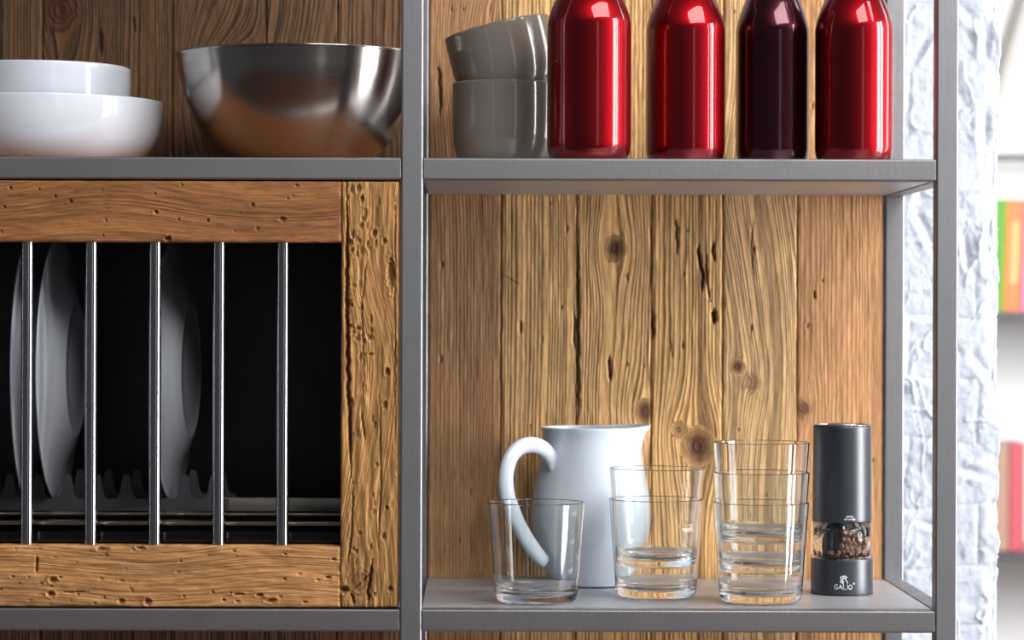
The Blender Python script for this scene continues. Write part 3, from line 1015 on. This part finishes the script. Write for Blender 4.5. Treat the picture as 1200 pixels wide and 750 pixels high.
# ------------------------------------------------------------------ lower right shelf: pitcher, tumblers, mill
def pitcher():
    PXX, PY = (692.5 - 551) / 1139.0, 0.2520
    t = empty('pitcher', (PXX, PY, Z_LO), 'pale grey stoneware pitcher with a looped handle behind the tumblers', 'pitcher')
    out = [(0.0, 0.002), (0.030, 0.002), (0.033, 0.0), (0.0385, 0.0010), (0.0410, 0.0050), (0.0455, 0.0140), (0.0540, 0.0330), (0.0595, 0.0520), (0.0615, 0.0700), (0.0600, 0.0900), (0.0565, 0.1100),
           (0.0525, 0.1300), (0.0503, 0.1440), (0.0500, 0.1530), (0.0508, 0.1600), (0.0503, 0.1618), (0.0485, 0.1605), (0.0470, 0.1500), (0.0480, 0.1380), (0.0530, 0.1100), (0.0565, 0.090), (0.0580, 0.0700), (0.0555, 0.050), (0.046, 0.026), (0.036, 0.008), (0.0, 0.006)]
    pr = smooth_prof(out, 5)
    seg = 128
    v, f, rings = [], [], []
    a0 = math.radians(24)                       # spout points right and a little back
    for (r, z) in pr:
        if r < 1e-6:
            rings.append([len(v)]); v.append((0, 0, z)); continue
        ring = []
        for k in range(seg):
            th = 2 * PI * k / seg
            dth = (th - a0 + PI) % (2 * PI) - PI
            up_ = max(0.0, (z - 0.118) / 0.043)
            lip = 0.0165 * min(1.1, up_) ** 1.7 * math.exp(-(dth / 0.42) ** 2)
            pinch = -0.004 * min(1, up_) ** 2 * math.exp(-((abs(dth) - 0.95) / 0.4) ** 2)
            rr = r + (lip + pinch) * (1 if r > 0.02 else 0)
            ring.append(len(v))
            v.append((rr * math.cos(th), rr * math.sin(th), z + 0.0022 * min(1, up_) ** 4 * math.exp(-(dth / 0.5) ** 2)))
        rings.append(ring)
    for a, b_ in zip(rings, rings[1:]):
        for k in range(seg):
            k2 = (k + 1) % seg
            if len(a) == 1: f.append((a[0], b_[k2], b_[k]))
            elif len(b_) == 1: f.append((a[k], a[k2], b_[0]))
            else: f.append((a[k], a[k2], b_[k2], b_[k]))
    mobj('body', v, f, M_jug, t)
    # handle: loop in a vertical plane turned 30 degrees towards the front
    hp = [(43, 556), (45, 549), (47.5, 540), (54, 530), (64, 523.5), (75, 521.5), (87, 525), (97, 536), (102, 553), (102, 573), (97, 594), (88, 615), (77, 634), (66, 649), (55, 660)]
    wr = [5, 7.5, 9.0, 9.4, 9.6, 9.6, 9.6, 9.8, 10, 10.4, 10.4, 10.2, 10, 9.6, 8]
    c, s_ = math.cos(math.radians(40)), math.sin(math.radians(40))
    pts = []
    for (q, py), w_ in zip(hp, wr):
        R = q / 1165.0 / 0.766
        z = 1.45 + (375.0 - py) / 1165.0 - Z_LO
        pts.append((-R * c, -R * s_, z, w_ / 1165.0))
    sp = spline(pts, 6)
    MB().sweep([p[:3] for p in sp], [p[3] for p in sp], 20, 0.72, up=(c * 0.0 + s_, -c, 0)).build('handle', M_jug, t)


pitcher()


def tumbler_mesh():
    H, r0, r1, wl = 0.0965, 0.0393, 0.0465, 0.0011
    sl = (r1 - r0) / H
    o = [(0.0, 0.0022), (0.024, 0.0018), (0.0285, 0.0004), (0.0320, 0.0), (0.0360, 0.0009), (0.0384, 0.0028), (r0 + sl * 0.006 - 0.0001, 0.0062)]
    for z in (0.010, 0.020, 0.040, 0.060, 0.080, 0.0945): o.append((r0 + sl * z, z))
    o += [(r1 - 0.0001, H - 0.0006), (r1 - wl * 0.5, H), (r1 - wl + 0.0001, H - 0.0006)]
    for z in (0.0945, 0.080, 0.060, 0.040, 0.022): o.append((r0 + sl * z - wl, z))
    o += [(r0 + sl * 0.015 - wl - 0.0008, 0.0150), (r0 - 0.0050, 0.0105), (r0 - 0.0110, 0.0082), (0.020, 0.0068), (0.0, 0.0062)]
    pr = smooth_prof(o, 4)
    b = MB().lathe(pr, 144)
    me = b.build('tumbler', M_glass)
    return me


tb = tumbler_mesh()
def put(o, x, y, z, label, group='clear tumblers', tilt=(0, 0)):
    o.location = (x, y, z)
    o.rotation_euler = (math.radians(tilt[0]), math.radians(tilt[1]), 0)
    tag(o, label, 'glass', group)
tb2 = []
def another():
    c = tb.copy()
    COL.objects.link(c)
    return c
put(tb, (629.3 - 551) / 1215.6, 0.073, Z_LO, 'single clear tumbler standing alone in front of the pitcher handle')
sx2, sx3 = (769.5 - 551) / 1191.0, (892 - 551) / 1212.5
put(another(), sx2, 0.127, Z_LO, 'lower clear tumbler of the two-glass stack')
put(another(), sx2 + 0.0001, 0.127, Z_LO + 0.0302, 'upper clear tumbler of the two-glass stack', tilt=(0, 0.2))
put(another(), sx3, 0.080, Z_LO, 'bottom clear tumbler of the three-glass stack beside the pepper mill')
put(another(), sx3 + 0.0005, 0.080, Z_LO + 0.0290, 'middle clear tumbler of the three-glass stack')
put(another(), sx3 + 0.0003, 0.080, Z_LO + 0.0580, 'top clear tumbler of the three-glass stack beside the pepper mill')


def pepper_mill():
    MX, MY = (987.3 - 551) / 1171.7, 0.1735
    t = empty('pepper_mill', (MX, MY, Z_LO), 'black cylindrical pepper mill with a clear window full of peppercorns', 'pepper mill')
    R0, R1 = 0.0309, 0.0293
    MB().lathe(smooth_prof([(0, 0.0), (0.0290, 0.0), (R0 - 0.0006, 0.0004), (R0, 0.0016), (R0, 0.010), (R0, 0.025), (R0 - 0.0001, 0.0335), (R0 - 0.0006, 0.0350), (R0 - 0.003, 0.0353), (0, 0.0353)], 3), 96).build('base', M_mill, t)
    MB().lathe([(R0 - 0.0030, 0.0354), (R0 - 0.0002, 0.0354), (R0 - 0.0002, 0.0372), (R0 - 0.0022, 0.0384), (R0 - 0.0030, 0.0384), (R0 - 0.0030, 0.0354)], 96).build('collar', M_acryl, t)
    MB().lathe([(R1 - 0.0028, 0.0386), (R1 - 0.0006, 0.0386), (R1 - 0.0006, 0.0715), (R1 - 0.0028, 0.0715), (R1 - 0.0028, 0.0386)], 96).build('window', M_acryl, t)
    b = MB().lathe([(0, 0.0356), (0.0095, 0.0356), (0.0095, 0.0714), (0, 0.0714)], 32, -0.0085, 0.002, 0)
    for k in range(10):
        a = 2 * PI * k / 10
        b.rod((-0.0085 + 0.0095 * math.cos(a), 0.002 + 0.0095 * math.sin(a), 0.0357), (-0.0085 + 0.0095 * math.cos(a), 0.002 + 0.0095 * math.sin(a), 0.0713), 0.0016, 8)
    b.build('grinder_shaft', M_tab, t)
    zt_ = 0.1672
    MB().lathe(smooth_prof([(0, 0.0716), (0.0270, 0.0716), (R1 - 0.0004, 0.0718), (R1 + 0.0003, 0.0728), (R1 + 0.0002, 0.085), (R1, 0.12), (R1 - 0.0004, 0.155), (R1 - 0.0007, zt_ - 0.0015), (R1 - 0.0016, zt_), (0.0265, zt_ + 0.0002), (0, zt_ + 0.0002)], 3), 96).build('upper_body', M_mill, t)
    MB().lathe([(0.0262, zt_ + 0.0004), (R1 - 0.0018, zt_ + 0.0004), (R1 - 0.0020, zt_ + 0.0012), (0.0262, zt_ + 0.0012), (0.0262, zt_ + 0.0004)], 96).build('top_ring', M_ring, t)
    MB().lathe(smooth_prof([(0.0150, zt_ + 0.0004), (0.0148, zt_ + 0.0016), (0.0120, zt_ + 0.0026), (0.006, zt_ + 0.0030), (0, zt_ + 0.0031)], 4), 64).build('push_button', M_ring, t)

    def on_cyl(u_, z, R): return (R * math.sin(u_ / R), -R * math.cos(u_ / R), z)

    def strokes(name, lines, w_, R, parent):
        b = MB()
        for ln in lines:
            if len(ln) == 2:
                ln = [tuple(ln[0][i] + (ln[1][i] - ln[0][i]) * q / 4 for i in (0, 1)) for q in range(5)]
            else:
                ln = [tuple(p) for p in spline(ln, 5)]
            b.sweep([on_cyl(p[0], p[1], R) for p in ln], w_, 8)
        return b.build(name, M_print, parent)

    m = 0.000835                                   # one photo-sized dot on the print
    u0 = (985.3 - 987.3) * m                       # centre of the emblem
    zb_ = 0.0062
    base = [c for c in t.children if c.name.startswith('base')][0]
    # lettering G A L I O with the small mark after it
    hgt = 0.0046
    def L(x, lines): return [[(x + a * 0.0035, zb_ + b_ * hgt) for (a, b_) in ln] for ln in lines]
    word = []
    x = u0 - 0.0098
    word += L(x, [[(.95, .82), (.55, 1.0), (.12, .65), (.08, .3), (.45, 0.0), (.9, .12), (.98, .42)], [(.98, .42), (.55, .42)]])
    word += L(x + 0.0043, [[(0, 0), (.5, 1.0)], [(.5, 1.0), (1.0, 0)], [(.2, .36), (.82, .36)]])
    word += L(x + 0.0086, [[(.1, 1.0), (.1, 0.02)], [(.1, 0.02), (.85, 0.0)]])
    word += L(x + 0.0120, [[(.3, 1.0), (.3, 0.0)]])
    word += L(x + 0.0142, [[(.5, 1.0), (.05, .62), (.12, .2), (.5, 0.0), (.92, .25), (.96, .65), (.5, 1.0)]])
    strokes('wordmark', word, 0.00034, R0 + 0.0001, base)
    mk = [[(u0 + 0.0098 + 0.0008 * math.cos(q), zb_ + 0.0058 + 0.0008 * math.sin(q)) for q in np.linspace(0, 2 * PI, 9)], [(u0 + 0.0096, zb_ + 0.0056), (u0 + 0.0100, zb_ + 0.0060)]]
    strokes('registered_mark', mk, 0.00030, R0 + 0.0001, base)
    # cockerel head: comb, beak, neck feathers
    def E(a, b_): return (u0 + a * m, 0.0112 + b_ * m)
    cock = [[E(-4.6, 6.2), E(-3.2, 8.4), E(-1.0, 9.2), E(1.5, 8.8), E(3.6, 8.0)],
            [E(-4.4, 7.0), E(-4.6, 8.2), E(-3.4, 9.4)], [E(-1.6, 9.0), E(-1.0, 10.4)], [E(0.8, 9.0), E(1.2, 10.6)],
            [E(-5.0, 3.0), E(-2.8, 5.4), E(-0.5, 6.6), E(1.6, 5.6), E(3.2, 3.2), E(4.4, 0.8)],
            [E(-5.2, 3.0), E(-3.4, 2.0), E(-1.6, 0.8), E(-0.6, 0.0)], [E(-4.2, 5.0), E(-2.6, 3.2), E(-1.2, 1.4)],
            [E(-3.6, 6.6), E(-1.8, 4.6), E(-0.8, 2.2)], [E(-2.4, 7.6), E(1.0, 7.6), E(3.0, 7.8)]]
    strokes('cockerel_emblem', cock, 0.00042, R0 + 0.0001, base)
    upb = [c for c in t.children if c.name.startswith('upper_body')][0]
    z0 = 0.0752
    ua = (993.0 - 987.3) * m - 0.001
    R2 = R1 + 0.00035
    strokes('turn_arrow', [[(ua - 0.0055, z0), (ua + 0.0052, z0)], [(ua - 0.0055, z0), (ua - 0.0042, z0 + 0.0008)], [(ua - 0.0055, z0), (ua - 0.0042, z0 - 0.0008)],
                           [(ua + 0.0058, z0), (ua + 0.0036, z0 + 0.0010)], [(ua + 0.0058, z0), (ua + 0.0036, z0 - 0.0010)]], 0.00032, R2, upb)
    xo, zo, hh, ww = ua - 0.0035, z0 + 0.0016, 0.0018, 0.0012
    G = {'O': [[(.5, 1), (0, .5), (.5, 0), (1, .5), (.5, 1)]], 'P': [[(0, 0), (0, 1)], [(0, 1), (.9, .8), (0, .5)]], 'E': [[(0, 0), (0, 1)], [(0, 1), (.9, 1)], [(0, .5), (.8, .5)], [(0, 0), (.9, 0)]], 'N': [[(0, 0), (0, 1)], [(0, 1), (1, 0)], [(1, 0), (1, 1)]]}
    lines = []
    for i, ch in enumerate('OPEN'):
        for ln in G[ch]: lines.append([(xo + i * 0.0019 + a * ww, zo + b_ * hh) for (a, b_) in ln])
    strokes('lettering', lines, 0.00022, R2, upb)
    win = [c for c in t.children if c.name.startswith('window')][0]
    b = MB()
    for k in range(1): b.sweep([on_cyl(-0.0020, 0.0655, R1 - 0.0003), on_cyl(-0.0020, 0.0672, R1 - 0.0003), on_cyl(-0.0020, 0.0690, R1 - 0.0003)], [0.0009, 0.0008, 0.0002], 8)
    b.build('pointer', M_print, win)
    # peppercorns
    rng = random.Random(2)
    pb = MB()
    pts = []
    tries = 0
    while len(pts) < 230 and tries < 60000:
        tries += 1
        a, q = rng.uniform(0, 2 * PI), (R1 - 0.0028 - 0.0024) * math.sqrt(rng.uniform(0.02, 1))
        x_, y_, z_ = q * math.cos(a), q * math.sin(a), rng.uniform(0.0384, 0.0690)
        if math.hypot(x_ + 0.0085, y_ - 0.002) < 0.0137: continue
        if x_ < -0.002 and z_ > 0.044: continue
        if any((x_ - p[0]) ** 2 + (y_ - p[1]) ** 2 + (z_ - p[2]) ** 2 < 0.0037 ** 2 for p in pts): continue
        pts.append((x_, y_, z_))
        r = rng.uniform(0.0018, 0.0022)
        pr = [(r * math.sin(PI * k / 8) * (1 + 0.08 * math.sin(k * 5 + tries)), -r * math.cos(PI * k / 8)) for k in range(9)]
        pr[0], pr[-1] = (0, -r), (0, r)
        pb.lathe(pr, 10, M=Matrix.Translation((x_, y_, z_)) @ Matrix.Rotation(rng.uniform(0, 6), 4, 'X') @ Matrix.Rotation(rng.uniform(0, 6), 4, 'Y'))
    o = pb.build('peppercorns', M_corn, loc=(MX, MY, Z_LO))
    tag(o, 'brown peppercorns filling the clear window of the black pepper mill', 'peppercorns', kind='stuff')


pepper_mill()

# ------------------------------------------------------------------ the room beyond: two wall shelves with books
M_shelf = plain('dark_shelf_board', (74, 76, 82), 0.5, var=0.03)


def wall_shelf(z, label):
    o = MB().box(0.85, 1.75, 2.56, 2.858, z - 0.014, z, 0.002).build('wall_shelf', M_shelf, wn=True)
    tag(o, label, 'shelf', 'shelves in the room beyond')


wall_shelf(1.4675, 'dark shelf board carrying the green and orange books beyond the wall edge')
wall_shelf(1.0180, 'dark shelf board carrying the brown and red books beyond the wall edge')
M_page = plain('page_block', (236, 230, 214), 0.8, var=0.03)


def book(x, z, th, h, col, label, lean=0.0, y=2.62, dep=0.17, group='books in the room beyond', spine=None):
    t = empty('book', (x, y, (1.4675 if z > 1.3 else 1.018) + 0.0003 + th * math.sin(math.radians(lean))), label, 'book', group)
    t.rotation_euler = (0, math.radians(lean), 0)
    m = plain('book_cover', col, 0.5, var=0.05)
    b = MB()
    cv = min(0.002, th * 0.25)
    b.box(0, cv, 0, dep, 0.0002, h, cv * 0.3)
    b.box(th - cv, th, 0, dep, 0.0002, h, cv * 0.3)
    b.box(0.0005, th - 0.0005, -0.001, 0.0015, 0.0002, h, 0.0006)
    b.build('cover', m, t, smooth=False)
    MB().box(cv + 0.0001, th - cv - 0.0001, 0.002, dep - 0.004, 0.003, h - 0.003, cv * 0.2).build('pages', M_page, t, smooth=False)
    if spine:
        MB().box(th * 0.25, th * 0.75, -0.0022, -0.0011, h * 0.25, h * 0.8, 0.0003).build('spine_label', plain('spine_label', spine, 0.5), t, smooth=False)
    return t


book(0.9680, 1.4682, 0.0340, 0.2130, (84, 160, 40), 'green book on the upper shelf beyond the white wall', 2.0)
book(1.0030, 1.4685, 0.0030, 0.2120, (236, 212, 70), 'very thin yellow booklet beside the green book', 2.0)
book(1.0070, 1.4685, 0.0300, 0.2125, (226, 126, 66), 'orange book on the upper shelf beyond the white wall', 2.0, spine=(252, 176, 110))
book(1.0390, 1.4685, 0.0180, 0.2100, (236, 130, 190), 'pink book beside the orange book', 2.0)
book(0.9660, 1.0181, 0.0500, 0.2020, (176, 140, 120), 'brown book behind the red canister on the lower shelf', 0.0)
book(1.0175, 1.0181, 0.0300, 0.2030, (196, 80, 92), 'dusty red book on the lower shelf beside the brown book', 0.0)
can = empty('canister', (0.9690, 2.588, 1.0183), 'red canister with a round pink lid on the lower far shelf', 'canister')
MB().lathe(smooth_prof([(0, 0), (0.015, 0), (0.0165, 0.001), (0.0165, 0.030), (0.0165, 0.054), (0.0155, 0.056), (0, 0.056)], 3), 48).build('can', plain('red_tin', (214, 40, 60), 0.4, var=0.03), can)
MB().lathe(smooth_prof([(0.0150, 0.0562), (0.0175, 0.061), (0.0180, 0.070), (0.0150, 0.080), (0.008, 0.0845), (0, 0.0855)], 4), 48).build('lid', plain('pink_lid', (240, 168, 196), 0.4, var=0.02), can)
